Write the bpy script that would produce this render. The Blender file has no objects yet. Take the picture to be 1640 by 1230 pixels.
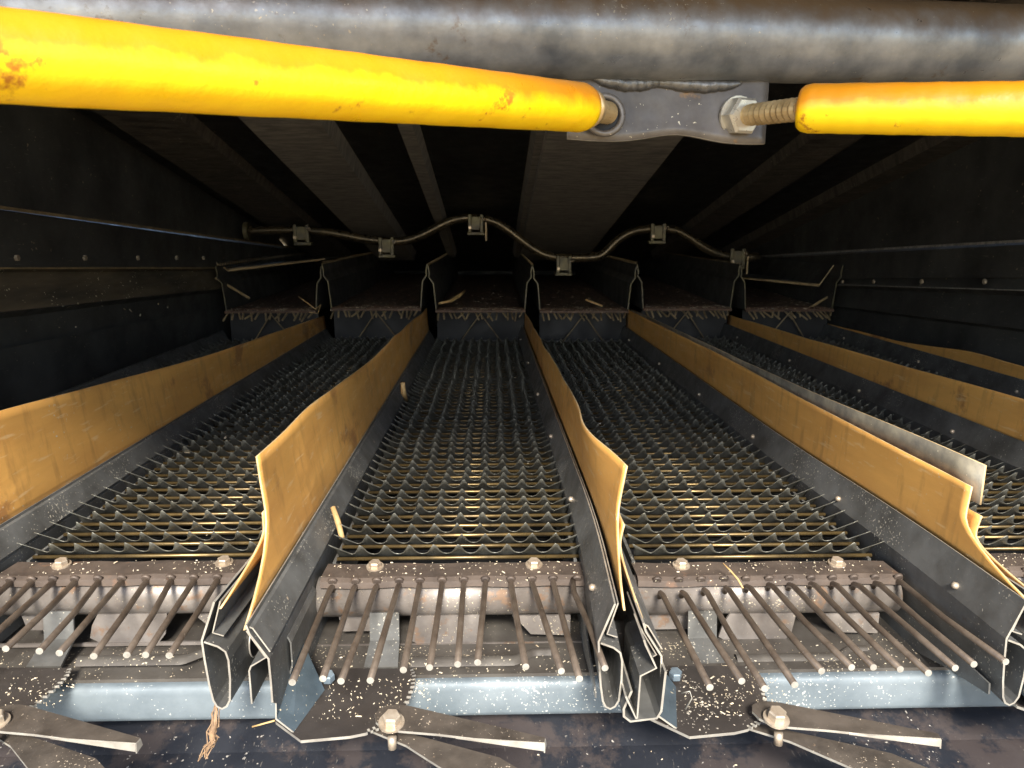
import bpy, math, random
from mathutils import Vector, Matrix
random.seed(7)
S = bpy.context.scene
COL = S.collection

# ------------------------------------------------------------------ camera
F = 1184.0; PITCH = math.atan(250/F); YAW = math.radians(1.47)
cam = bpy.data.cameras.new('camera'); camo = bpy.data.objects.new('camera', cam); COL.objects.link(camo)
cam.sensor_width = 36; cam.lens = 36*F/1640; cam.clip_start = .02; cam.clip_end = 500
camo.rotation_euler = (math.radians(90)-PITCH, 0, -YAW)
cam.dof.use_dof = True; cam.dof.focus_distance = 0.80; cam.dof.aperture_fstop = 18
S.camera = camo

# ------------------------------------------------------------------ light
SUN_EL, SUN_AZ = 39, 3           # degrees; azimuth of the place the sun stands, seen from behind the camera
w = bpy.data.worlds.new('World'); S.world = w; w.use_nodes = True
nt = w.node_tree; bg = nt.nodes['Background']
sky = nt.nodes.new('ShaderNodeTexSky'); sky.sky_type = 'NISHITA'; sky.sun_disc = False
sky.sun_elevation = math.radians(SUN_EL); sky.sun_rotation = math.radians(180+SUN_AZ)
nt.links.new(sky.outputs[0], bg.inputs[0]); bg.inputs[1].default_value = 0.15
sd = bpy.data.lights.new('sun', 'SUN'); sd.energy = 3.6; sd.angle = math.radians(13); sd.color = (1, .92, .80)
so = bpy.data.objects.new('sun', sd); COL.objects.link(so)
_a, _e = math.radians(SUN_AZ), math.radians(SUN_EL)
sdir = Vector((math.sin(_a)*math.cos(_e), -math.cos(_a)*math.cos(_e), math.sin(_e)))   # towards the sun
so.rotation_euler = sdir.to_track_quat('Z', 'Y').to_euler(); so.location = (0, -3, 2)
vs = S.view_settings; vs.view_transform = 'Standard'; vs.look = 'None'; vs.exposure = 1.6; vs.gamma = 1; vs.use_curve_mapping = False

# ------------------------------------------------------------------ measuring helper: the ray of a photo point cut with a plane of the place
def P(px, py, Y=None, X=None, Z=None):
    x = (px-820)/F; v = -(py-615)/F
    yy = math.cos(PITCH)+v*math.sin(PITCH); z = -math.sin(PITCH)+v*math.cos(PITCH)
    c, s = math.cos(YAW), math.sin(YAW)
    d = Vector((x*c+yy*s, -x*s+yy*c, z))
    t = Y/d.y if Y is not None else (X/d.x if X is not None else Z/d.z)
    return d*t

# ------------------------------------------------------------------ materials
def mat(name, c1, c2=None, scale=8, rough=.5, metal=0.0, spots=None, spot_amt=.5, spot_scale=14,
        speck=0.0, speck_scale=160, speck_col=(.62, .55, .40), bump=.15, bump_scale=60, stretch=None, spec=.5,
        top_dust_shade=None, dust_shade_range=(.25, .95), scratch=0.0, streak=None, contrast=(.35, .65)):
    m = bpy.data.materials.new(name); m.use_nodes = True; t = m.node_tree; N = t.nodes; L = t.links
    b = N['Principled BSDF']
    tc = N.new('ShaderNodeTexCoord'); oi = N.new('ShaderNodeObjectInfo')
    mul = N.new('ShaderNodeMath'); mul.operation = 'MULTIPLY'; mul.inputs[1].default_value = 23.0; L.new(oi.outputs['Random'], mul.inputs[0])
    add = N.new('ShaderNodeVectorMath'); add.operation = 'ADD'; L.new(tc.outputs['Object'], add.inputs[0]); L.new(mul.outputs[0], add.inputs[1])
    mp = N.new('ShaderNodeMapping'); L.new(add.outputs[0], mp.inputs[0])
    if stretch: mp.inputs['Scale'].default_value = stretch
    V = mp.outputs[0]; V0 = add.outputs[0]
    def noise(sc, det=5, vec=V, r=.6):
        n = N.new('ShaderNodeTexNoise'); n.inputs['Scale'].default_value = sc; n.inputs['Detail'].default_value = det
        n.inputs['Roughness'].default_value = r; L.new(vec, n.inputs['Vector']); return n.outputs['Fac']
    def ramp(fac, a, bb):
        r = N.new('ShaderNodeMapRange'); r.inputs[1].default_value = a; r.inputs[2].default_value = bb; L.new(fac, r.inputs[0]); return r.outputs[0]
    def mix(fac, A, B):
        x = N.new('ShaderNodeMix'); x.data_type = 'RGBA'; L.new(fac, x.inputs[0])
        for i, q in ((6, A), (7, B)):
            if isinstance(q, tuple): x.inputs[i].default_value = (*q, 1)
            else: L.new(q, x.inputs[i])
        return x.outputs[2]
    c2 = c2 or tuple(v*.55 for v in c1)
    n1 = noise(scale, 8)
    col = mix(ramp(n1, *contrast), c1, c2)
    rf = None
    if spots:
        n2 = noise(spot_scale, 9, V0, .7)
        s = ramp(n2, .72-spot_amt*.35, .78-spot_amt*.35)
        col = mix(s, col, spots)
    if top_dust_shade:  # upward-facing tint: real dust on the big tube, painted shade on the yellow rods
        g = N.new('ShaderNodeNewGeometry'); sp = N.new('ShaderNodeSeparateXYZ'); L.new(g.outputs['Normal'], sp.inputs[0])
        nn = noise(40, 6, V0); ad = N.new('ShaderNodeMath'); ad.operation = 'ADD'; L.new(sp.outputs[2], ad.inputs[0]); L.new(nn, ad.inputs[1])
        mm = ramp(ad.outputs[0], *dust_shade_range)
        col = mix(mm, col, top_dust_shade)
    if streak:
        m2 = N.new('ShaderNodeMapping'); L.new(V0, m2.inputs[0]); m2.inputs['Scale'].default_value = (34, 30, 6); m2.inputs['Rotation'].default_value = (.35, 0, 0)
        k2 = N.new('ShaderNodeMath'); k2.operation = 'MULTIPLY'; L.new(ramp(noise(1.6, 5, m2.outputs[0]), .52, .72), k2.inputs[0]); k2.inputs[1].default_value = .55
        col = mix(k2.outputs[0], col, streak)
        m3 = N.new('ShaderNodeMapping'); L.new(V0, m3.inputs[0]); m3.inputs['Scale'].default_value = (30, 7, 60)
        k3 = N.new('ShaderNodeMath'); k3.operation = 'MULTIPLY'; L.new(ramp(noise(2.2, 4, m3.outputs[0]), .60, .66), k3.inputs[0]); k3.inputs[1].default_value = .35
        col = mix(k3.outputs[0], col, (.80, .62, .36))
    if scratch:
        ms = N.new('ShaderNodeMapping'); L.new(V0, ms.inputs[0]); ms.inputs['Scale'].default_value = (60, 6, 60)
        sc = ramp(noise(6, 3, ms.outputs[0]), .66, .70)
        k = N.new('ShaderNodeMath'); k.operation = 'MULTIPLY'; L.new(sc, k.inputs[0]); k.inputs[1].default_value = scratch
        col = mix(k.outputs[0], col, (.25, .22, .18))
    if speck:
        n5 = noise(speck_scale*1.5, 2, V0, .5); clus = ramp(noise(11, 5, V0), .32, .68)
        th = N.new('ShaderNodeMath'); th.operation = 'MULTIPLY_ADD'; L.new(clus, th.inputs[0]); th.inputs[1].default_value = .05+speck*.28; L.new(n5, th.inputs[2])
        mu_ = ramp(th.outputs[0], .80, .83)
        col = mix(mu_, col, speck_col)
    L.new(col, b.inputs['Base Color'])
    b.inputs['Metallic'].default_value = metal; b.inputs['Specular IOR Level'].default_value = spec
    L.new(ramp2(N, L, noise(scale*3, 5), rough-.12, rough+.18), b.inputs['Roughness'])
    if bump:
        bp = N.new('ShaderNodeBump'); bp.inputs['Strength'].default_value = bump; bp.inputs['Distance'].default_value = .002
        L.new(noise(bump_scale, 8), bp.inputs['Height']); L.new(bp.outputs[0], b.inputs['Normal'])
    return m
def ramp2(N, L, fac, lo, hi):
    r = N.new('ShaderNodeMapRange'); r.inputs[1].default_value = .25; r.inputs[2].default_value = .75
    r.inputs[3].default_value = max(.05, lo); r.inputs[4].default_value = min(1, hi); L.new(fac, r.inputs[0]); return r.outputs[0]

M = {}
M['tan'] = mat('worn_tan_sheet', (.80, .43, .115), (.58, .29, .08), 7, .42, 0, spots=(.42, .20, .065), spot_amt=.42, spot_scale=5, streak=(.36, .19, .06),
               speck=0.3, speck_scale=150, stretch=(1, .5, 2.2), bump=.12, contrast=(.3, .7))
M['grey_strip'] = mat('galvanised_strip', (.42, .38, .29), (.20, .19, .17), 30, .4, .3, speck=0.36)
M['plate'] = mat('dark_zinc_plate', (.155, .158, .155), (.075, .074, .07), 16, .42, .30, spots=(.10, .065, .045), spot_amt=.12,
                 speck=0.6, speck_scale=230, speck_col=(.5, .47, .4), scratch=.25)
M['edge'] = mat('sheared_steel_edge', (.46, .44, .39), (.30, .28, .25), 40, .35, .5, bump=0)
M['slat'] = mat('grey_steel_louvre', (.20, .20, .175), (.11, .105, .085), 30, .35, .45, bump=.05)
M['rod'] = mat('brass_coloured_rod', (.20, .14, .058), (.085, .062, .032), 25, .32, .7, bump=.05)
M['rust'] = mat('rusty_brown_steel', (.105, .080, .064), (.055, .042, .035), 22, .6, .2, spots=(.15, .09, .06), spot_amt=.35,
                speck=0.42, speck_scale=200)
M['tube'] = mat('rusted_grey_pipe', (.22, .20, .185), (.12, .105, .095), 18, .42, .25, spots=(.19, .125, .085), spot_amt=.42, spot_scale=20,
                speck=0.42, speck_scale=300)
M['finger'] = mat('brown_steel_finger', (.17, .135, .105), (.09, .068, .052), 30, .38, .5, spots=(.30, .25, .20), spot_amt=.22, spot_scale=60, bump=.2)
M['tip'] = mat('bare_cut_steel', (.34, .33, .30), (.22, .21, .19), 80, .3, .2, bump=0)
M['beam'] = mat('blue_grey_galvanised', (.175, .21, .235), (.10, .128, .15), 12, .52, .15, spots=(.20, .19, .16), spot_amt=.22,
                speck=0.52, speck_scale=260, speck_col=(.62, .62, .57))
M['gusset'] = mat('bluish_gusset_plate', (.085, .115, .14), (.05, .07, .085), 20, .42, .3, speck=.55, speck_scale=230)
M['shelf'] = mat('dusty_dark_shelf', (.10, .092, .082), (.055, .048, .042), 14, .5, .2, speck=0.52, speck_scale=220)
M['sector'] = mat('brown_black_plate', (.055, .047, .042), (.03, .026, .024), 12, .5, .2, spots=(.12, .06, .03), spot_amt=.12,
                  speck=0.47, speck_scale=210, speck_col=(.55, .50, .42))
M['lever'] = mat('dusty_lever_steel', (.12, .10, .082), (.055, .046, .038), 26, .5, .3, spots=(.26, .19, .13), spot_amt=.22, spot_scale=70,
                 speck=0.5, speck_scale=260, speck_col=(.6, .5, .38))
M['bolt'] = mat('zinc_bolt', (.50, .43, .34), (.34, .27, .20), 60, .35, .5, bump=.1)
M['boltblue'] = mat('bluish_bolt', (.25, .32, .38), (.14, .18, .22), 60, .35, .5, bump=.1)
M['black'] = mat('black_painted_wall', (.060, .060, .058), (.028, .028, .028), 6, .42, 0, spots=(.07, .055, .035), spot_amt=.12,
                 speck=0.3, speck_scale=60, speck_col=(.3, .24, .16), scratch=.5)
M['dust'] = mat('dusty_ledge_paint', (.11, .085, .055), (.045, .038, .028), 9, .7, 0, stretch=(1, .4, 3), speck=0.4, speck_scale=100)
M['worn'] = mat('worn_bare_edge', (.32, .24, .13), (.16, .12, .07), 20, .5, .2)
M['roof'] = mat('black_roof_sheet', (.014, .014, .015), (.008, .008, .009), 7, .40, 0, speck=0.28, speck_scale=60, speck_col=(.25, .2, .14), scratch=.5)
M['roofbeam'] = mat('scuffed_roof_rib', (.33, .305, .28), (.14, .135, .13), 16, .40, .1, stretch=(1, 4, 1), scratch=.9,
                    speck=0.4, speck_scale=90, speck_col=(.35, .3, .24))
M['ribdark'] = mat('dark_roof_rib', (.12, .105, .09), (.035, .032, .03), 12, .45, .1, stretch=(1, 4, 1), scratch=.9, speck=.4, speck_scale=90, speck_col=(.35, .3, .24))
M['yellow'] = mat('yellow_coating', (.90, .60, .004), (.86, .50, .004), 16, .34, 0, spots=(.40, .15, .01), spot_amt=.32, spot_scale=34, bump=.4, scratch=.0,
                  top_dust_shade=(.56, .22, .008), dust_shade_range=(.30, .80), bump_scale=45)  # orange upper side: shade under the hood painted into the yellow
M['pipe'] = mat('grey_brown_big_tube', (.27, .275, .28), (.12, .13, .145), 20, .36, .45, spots=(.13, .09, .06), spot_amt=.30, spot_scale=16,
                top_dust_shade=(.16, .105, .06), dust_shade_range=(.45, 1.15), speck=0.42, speck_scale=240, speck_col=(.35, .31, .25), bump=.3)
M['bracket'] = mat('grey_bracket_steel', (.155, .14, .125), (.085, .075, .068), 22, .42, .4, spots=(.22, .13, .06), spot_amt=.15, speck=0.36, speck_scale=180)
M['weld'] = mat('weld_bead', (.17, .165, .16), (.10, .098, .095), 90, .32, .6, bump=.6, bump_scale=120)
M['thread'] = mat('yellow_zinc_thread', (.62, .47, .25), (.42, .30, .15), 60, .35, .6, spots=(.34, .17, .08), spot_amt=.2, bump=0)
M['nut'] = mat('zinc_nut', (.58, .55, .47), (.40, .37, .31), 40, .32, .5, spots=(.5, .4, .2), spot_amt=.2)
M['crank'] = mat('oily_crank_steel', (.10, .08, .05), (.05, .042, .03), 20, .3, .7)
M['bearing'] = mat('bearing_block', (.11, .10, .05), (.05, .045, .035), 30, .45, .3)
M['deck'] = mat('rust_brown_deck', (.12, .068, .042), (.05, .03, .022), 12, .6, .1, stretch=(3, .7, 1), speck=0.45, speck_scale=110)
M['panel'] = mat('peeling_dark_panel', (.014, .016, .022), (.010, .012, .018), 9, .45, 0, spots=(.040, .033, .033), spot_amt=.70, spot_scale=9,
                 speck=0.4, speck_scale=120, speck_col=(.3, .28, .25), scratch=.3)
M['straw'] = mat('dry_straw', (.55, .38, .17), (.38, .24, .10), 50, .6, 0, bump=0)
M['twine'] = mat('dry_root_fibre', (.28, .18, .10), (.14, .085, .05), 90, .7, 0, bump=.3)
M['chaffm'] = mat('pale_chaff', (.62, .55, .43), (.45, .36, .24), 90, .7, 0, bump=0)
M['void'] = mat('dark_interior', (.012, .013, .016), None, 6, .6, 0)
M['ground'] = mat('stubble_ground', (.50, .37, .19), (.30, .21, .10), 2.0, .9, 0, bump=.5, bump_scale=30)

# ------------------------------------------------------------------ mesh helpers
B0 = Vector((0, .7, -.5))
def obj(name, verts, faces, m, parent=None, org=Vector((0, 0, 0)), smooth=False, mats=None, fm=None, solid=0, bevel=0):
    me = bpy.data.meshes.new(name); me.from_pydata([tuple(Vector(v)-org) for v in verts], [], faces)
    for x in (mats or [m]): me.materials.append(M[x])
    if fm:
        for p, i in zip(me.polygons, fm): p.material_index = i
    if smooth:
        for p in me.polygons: p.use_smooth = True
    me.update(); o = bpy.data.objects.new(name, me); COL.objects.link(o)
    if parent: o.parent = parent
    else: o.location = org
    if solid:
        s = o.modifiers.new('thick', 'SOLIDIFY'); s.thickness = solid; s.offset = 0
        if mats and len(mats) > 1: s.material_offset_rim = 1
    if bevel:
        b = o.modifiers.new('bevel', 'BEVEL'); b.width = bevel; b.segments = 2; b.limit_method = 'ANGLE'
    return o
class MB:
    def __init__(s): s.v = []; s.f = []; s.m = []
    def add(s, V, Fc, mi=0):
        n = len(s.v); s.v += [Vector(x) for x in V]; s.f += [tuple(i+n for i in f) for f in Fc]; s.m += [mi]*len(Fc)
    def box(s, a, b, mi=0):
        (x0, y0, z0), (x1, y1, z1) = a, b
        s.add([(x, y, z) for x in (x0, x1) for y in (y0, y1) for z in (z0, z1)],
              [(0, 1, 3, 2), (4, 6, 7, 5), (0, 4, 5, 1), (2, 3, 7, 6), (0, 2, 6, 4), (1, 5, 7, 3)], mi)
    def tube(s, pts, r, n=10, mi=0, cap=True, capmi=None):
        pts = [Vector(p) for p in pts]; rr = r if isinstance(r, (list, tuple)) else [r]*len(pts)
        base = len(s.v); up = None
        for i, p in enumerate(pts):
            d = (pts[min(i+1, len(pts)-1)]-pts[max(i-1, 0)]).normalized()
            if up is None: up = d.orthogonal().normalized()
            up = (up-d*up.dot(d)).normalized(); sd_ = d.cross(up)
            for k in range(n):
                a = 2*math.pi*k/n; s.v.append(p+(up*math.cos(a)+sd_*math.sin(a))*rr[i])
        for i in range(len(pts)-1):
            for k in range(n):
                k2 = (k+1) % n
                s.f.append((base+i*n+k, base+i*n+k2, base+(i+1)*n+k2, base+(i+1)*n+k)); s.m.append(mi)
        if cap:
            s.f.append(tuple(base+k for k in reversed(range(n)))); s.m.append(capmi if capmi is not None else mi)
            s.f.append(tuple(base+(len(pts)-1)*n+k for k in range(n))); s.m.append(capmi if capmi is not None else mi)
    def hexhead(s, c, d, r, h, mi=0, washer=0):
        c = Vector(c); d = Vector(d).normalized(); u = d.orthogonal().normalized(); q = d.cross(u)
        def ring(R, z, n=6): return [c+d*z+(u*math.cos(2*math.pi*(k+.25)/n)+q*math.sin(2*math.pi*(k+.25)/n))*R for k in range(n)]
        z0 = 0
        if washer:
            A = ring(washer, -.0005, 20); Bq = ring(washer, .0018, 20); s.add(A+Bq, [(k, (k+1) % 20, 20+(k+1) % 20, 20+k) for k in range(20)]+[tuple(range(20, 40))], mi); z0 = .0016
        A = ring(r, z0-.0006); Bq = ring(r, z0+h*.82); C = ring(r*.86, z0+h)
        s.add(A+Bq+C, [(k, (k+1) % 6, 6+(k+1) % 6, 6+k) for k in range(6)]+[(6+k, 6+(k+1) % 6, 12+(k+1) % 6, 12+k) for k in range(6)]+[tuple(range(12, 18))], mi)
    def build(s, name, m, parent=None, org=Vector((0, 0, 0)), **k):
        ms = k.pop('mats', None)
        return obj(name, s.v, s.f, m, parent, org, mats=ms, fm=s.m if ms else None, **k)
def lerp(tab, y):
    if y <= tab[0][0]: return tab[0][1]
    for (a, va), (b, vb) in zip(tab, tab[1:]):
        if y <= b:
            t = (y-a)/(b-a); t = t*t*(3-2*t); return va+(vb-va)*t
    return tab[-1][1]
def lin(tab, y):
    if y <= tab[0][0]: return tab[0][1]
    for (a, va), (b, vb) in zip(tab, tab[1:]):
        if y <= b: return va+(vb-va)*(y-a)/(b-a)
    return tab[-1][1]
def soft(tab, y, w=.12):
    return sum(lin(tab, y+k*w/3) for k in range(-3, 4))/7      # piecewise line with rounded corners
def grid(nu, nv, fn):
    V = [fn(i/(nu-1), j/(nv-1)) for i in range(nu) for j in range(nv)]
    return V, [(i*nv+j, i*nv+j+1, (i+1)*nv+j+1, (i+1)*nv+j) for i in range(nu-1) for j in range(nv-1)]
def sweep(prof, ys, shift=lambda y: 0, lift=lambda y: 0):
    V = [(x+shift(y), y, z+lift(y)) for y in ys for x, z in prof]; n = len(prof)
    return V, [(i*n+j, i*n+j+1, (i+1)*n+j+1, (i+1)*n+j) for i in range(len(ys)-1) for j in range(n-1)]
def fan(outline, z, name, m, parent, org, thick=.003, mats=None):
    return obj(name, [(p[0], p[1], z if len(p) < 3 else p[2]) for p in outline], [tuple(range(len(outline)))], m, parent, org, mats=mats, solid=thick)
def tag(o, label=None, cat=None, group=None, kind=None):
    for k, v in (('label', label), ('category', cat), ('group', group), ('kind', kind)):
        if v: o[k] = v
    return o
def thing(name, label, cat, loc, group=None):
    o = bpy.data.objects.new(name, None); COL.objects.link(o); o.location = loc; o.empty_display_size = .05
    return tag(o, label, cat, group)
def ys(a, b, n): return [a+(b-a)*i/(n-1) for i in range(n)]
wob = lambda y, s=0.0: math.sin(y*5.1+s)*.5+math.sin(y*11.7+2*s)*.3+math.sin(y*23+s*3)*.2

# ------------------------------------------------------------------ large structure (world coordinates)
g = obj('ground', [(-30, -30, -1.7), (30, -30, -1.7), (30, 30, -1.7), (-30, 30, -1.7)], [(0, 1, 2, 3)], 'ground'); g['kind'] = 'structure'

def roof_z(y): return .02-(y-3.2)*.198
# roof > ribs
rf = thing('roof_panel', 'black ribbed sheet roof sloping down over the straw walkers', 'roof', (.13, 2.2, roof_z(2.2)))
RO = rf.location.copy()
V, Fc = grid(14, 2, lambda u, v: (-1.02+2.31*v, .705+3.96*u, roof_z(.705+3.96*u)))
obj('sheet', V, Fc, 'roof', rf, RO, solid=.003)
def rib(px0, px1, py, drop, nm='rib', m='roofbeam'):
    # a flat-bottomed rib running back along the roof; its two edges pass through the photo points
    z0 = .5
    y = 1.2
    for _ in range(60):
        p = P(px0, py, Y=y); y += (roof_z(y)-drop-p.z)*.9
    a = P(px0, py, Y=y).x; b = P(px1, py, Y=y).x
    mb = MB(); n = 14; Y = ys(.66, 3.9, n)
    Vv = []
    for yy in Y:
        zz = roof_z(yy)
        Vv += [(a-.010, yy, zz-.001), (a, yy, zz-drop), (b, yy, zz-drop), (b+.010, yy, zz-.001)]
    mb.add(Vv, [(i*4+j, i*4+j+1, (i+1)*4+j+1, (i+1)*4+j) for i in range(n-1) for j in range(3)])
    mb.build(nm, m, rf, RO, solid=.002)
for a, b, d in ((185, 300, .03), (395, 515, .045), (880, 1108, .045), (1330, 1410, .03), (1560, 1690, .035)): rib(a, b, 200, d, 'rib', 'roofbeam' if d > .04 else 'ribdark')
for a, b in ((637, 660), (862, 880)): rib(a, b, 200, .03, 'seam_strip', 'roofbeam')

# rear void wall behind the crank
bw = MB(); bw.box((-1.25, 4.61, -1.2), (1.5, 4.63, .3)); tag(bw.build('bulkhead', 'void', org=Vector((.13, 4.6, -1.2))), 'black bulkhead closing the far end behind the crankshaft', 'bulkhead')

def side_wall(sgn, X, name, label, rows, org):
    r = thing(name, label, 'side wall', org)
    O = Vector(org)
    for nm, m, prof, sol in rows:
        # prof: list of (dx, photo (x,y) near, photo (x,y) far) -> run along the wall
        V = []; n = len(prof); Y = ys(0, 1, 18)
        pts = []
        for dx, a, b in prof:
            xa = X+sgn*dx
            pts.append((P(*a, X=xa), P(*b, X=xa)))
        for t in Y:
            for (pa, pb) in pts:
                y = .40+(4.66-.40)*t; k = (y-pa.y)/(pb.y-pa.y)
                V.append((pa.x, y, pa.z+(pb.z-pa.z)*k))
        obj(nm, V, [(i*n+j, i*n+j+1, (i+1)*n+j+1, (i+1)*n+j) for i in range(17) for j in range(n-1)], m, r, O, solid=sol)
    return r
LN = dict(t0=((0, -200), (345, 250)), t1=((0, 330), (345, 378)), t2=((0, 336), (345, 384)), a=((0, 412), (345, 418)), b=((0, 420), (345, 424)), c=((0, 431), (345, 430)),
          d=((0, 500), (345, 463)), e=((0, 560), (345, 492)), f=((0, 1100), (345, 950)))
lw = side_wall(-1, -1.0, 'side_wall', 'black left side wall with a dusty ledge and pale worn seams', [
    ('upper_panel', 'black', [(0, *LN['t0']), (0, *LN['t1'])], .003),
    ('seam_trim', 'worn', [(.002, *LN['t1']), (-.012, *LN['t1']), (-.012, (0, 335), (345, 381))], .002),
    ('middle_panel', 'black', [(.012, *LN['t1']), (.0, *LN['t2']), (.0, *LN['a']), (-.006, *LN['a']), (-.006, *LN['c'])], .002),
    ('lower_seam', 'worn', [(-.010, (0, 428), (345, 428)), (-.010, (0, 431), (345, 430))], .002),
    ('dusty_panel', 'dust', [(-.006, *LN['c']), (.01, (0, 436), (345, 434)), (-.012, *LN['d'])], .002),
    ('lower_panel', 'black', [(-.012, *LN['d']), (.012, (0, 510), (345, 468)), (.012, *LN['e']), (-.01, *LN['e']), (-.01, *LN['f'])], .002)], (-1.0, 1.5, -.6))
RN = dict(t0=((1640, -60), (1322, 260)), t1=((1640, 384), (1322, 403)), t2=((1640, 392), (1322, 409)), a=((1640, 444), (1322, 446)), c=((1640, 466), (1322, 456)),
          d=((1640, 527), (1322, 488)), e=((1640, 590), (1322, 505)), f=((1640, 1060), (1322, 950)))
rw = side_wall(1, 1.27, 'side_wall', 'black right side wall with thin seams and a row of rivets', [
    ('upper_panel', 'black', [(0, *RN['t0']), (0, *RN['t1'])], .003),
    ('seam_trim', 'roofbeam', [(.0, *RN['t1']), (-.012, *RN['t1']), (-.012, (1640, 388), (1322, 405))], .002),
    ('middle_panel', 'black', [(.012, *RN['t1']), (.0, *RN['t2']), (.0, *RN['a']), (.01, *RN['a']), (-.004, *RN['c'])], .002),
    ('lower_seam', 'roofbeam', [(-.010, (1640, 464), (1322, 455)), (-.010, *RN['c'])], .002),
    ('dusty_panel', 'black', [(-.004, *RN['c']), (.012, (1640, 474), (1322, 460)), (-.010, *RN['d'])], .002),
    ('lower_panel', 'black', [(-.010, *RN['d']), (.012, (1640, 532), (1322, 491)), (.012, *RN['e']), (-.01, *RN['e']), (-.01, *RN['f'])], .002)], (1.27, 1.5, -.6))
for px in (26, 135, 220, 282, 325):
    mb = MB(); c = P(px, 413, X=-.992); mb.hexhead(c, (1, 0, 0), .007, .005); mb.build('rivet', 'bolt', lw, Vector((-1.0, 1.5, -.6)))
for px in (1578, 1477, 1400, 1350):
    mb = MB(); c = P(px, 451, X=1.262); mb.hexhead(c, (-1, 0, 0), .007, .005); mb.build('rivet', 'bolt', rw, Vector((1.27, 1.5, -.6)))

# unseen hood added over the opening, its edge placed to cut off the sun
hd = MB(); hd.box((-1.15, .085, .485), (1.42, .70, .50)); tag(hd.build('unseen_hood', 'roof', org=Vector((.13, 0, .485))), 'unseen black hood panel added over the open end, its edge placed to cut off the sun', 'hood')

# cross beam below the walker ends and the peeling panel under it
cb = thing('cross_beam', 'long blue grey galvanised beam dusted with chaff under the walker ends', 'beam', (.1, .76, -.53)); CO = cb.location.copy()
prof = [(.80, -.486), (.735, -.489), (.731, -.4905), (.7285, -.494), (.7275, -.499), (.7275, -.525), (.729, -.530), (.735, -.534), (.80, -.5345)]
X = ys(-1.0, 1.25, 40)
V = [(x, y, z) for x in X for y, z in prof]; n = len(prof)
obj('beam_body', V, [(i*n+j, (i+1)*n+j, (i+1)*n+j+1, i*n+j+1) for i in range(39) for j in range(n-1)], 'beam', cb, CO, smooth=True)
mb = MB(); mb.box((-1.0, .737, -.4885), (1.25, .90, -.4845)); mb.build('top_shelf', 'shelf', cb, CO)
bp = obj('bumper_panel', *grid(30, 8, lambda u, v: (-1.1+2.45*u, .80-.50*v, -.545-.075*v**.5)), 'panel', org=Vector((.1, .6, -.6)), solid=.004)
tag(bp, 'dark navy bumper panel with peeling brown paint along the bottom edge', 'panel')
# underside floor pan, dark, beneath the walkers
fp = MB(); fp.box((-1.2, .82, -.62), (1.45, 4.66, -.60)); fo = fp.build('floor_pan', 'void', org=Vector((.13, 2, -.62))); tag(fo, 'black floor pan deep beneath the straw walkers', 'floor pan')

# ------------------------------------------------------------------ straw walkers
XR = [(.60, .158), (.70, .165), (.84, .171), (1.3, .166), (2.67, .154)]
xr = lambda y: soft(XR, y)
xr0 = xr
GF = lambda y: soft([(.6, .024), (.75, .018), (1.15, 0)], y)     # outward flare of the right wall on the walker right of centre
def edge_sheet(name, V, Fc, m, parent, th=.0019):
    return obj(name, V, Fc, m, parent, B0, mats=[m, 'edge'], solid=th)

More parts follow.
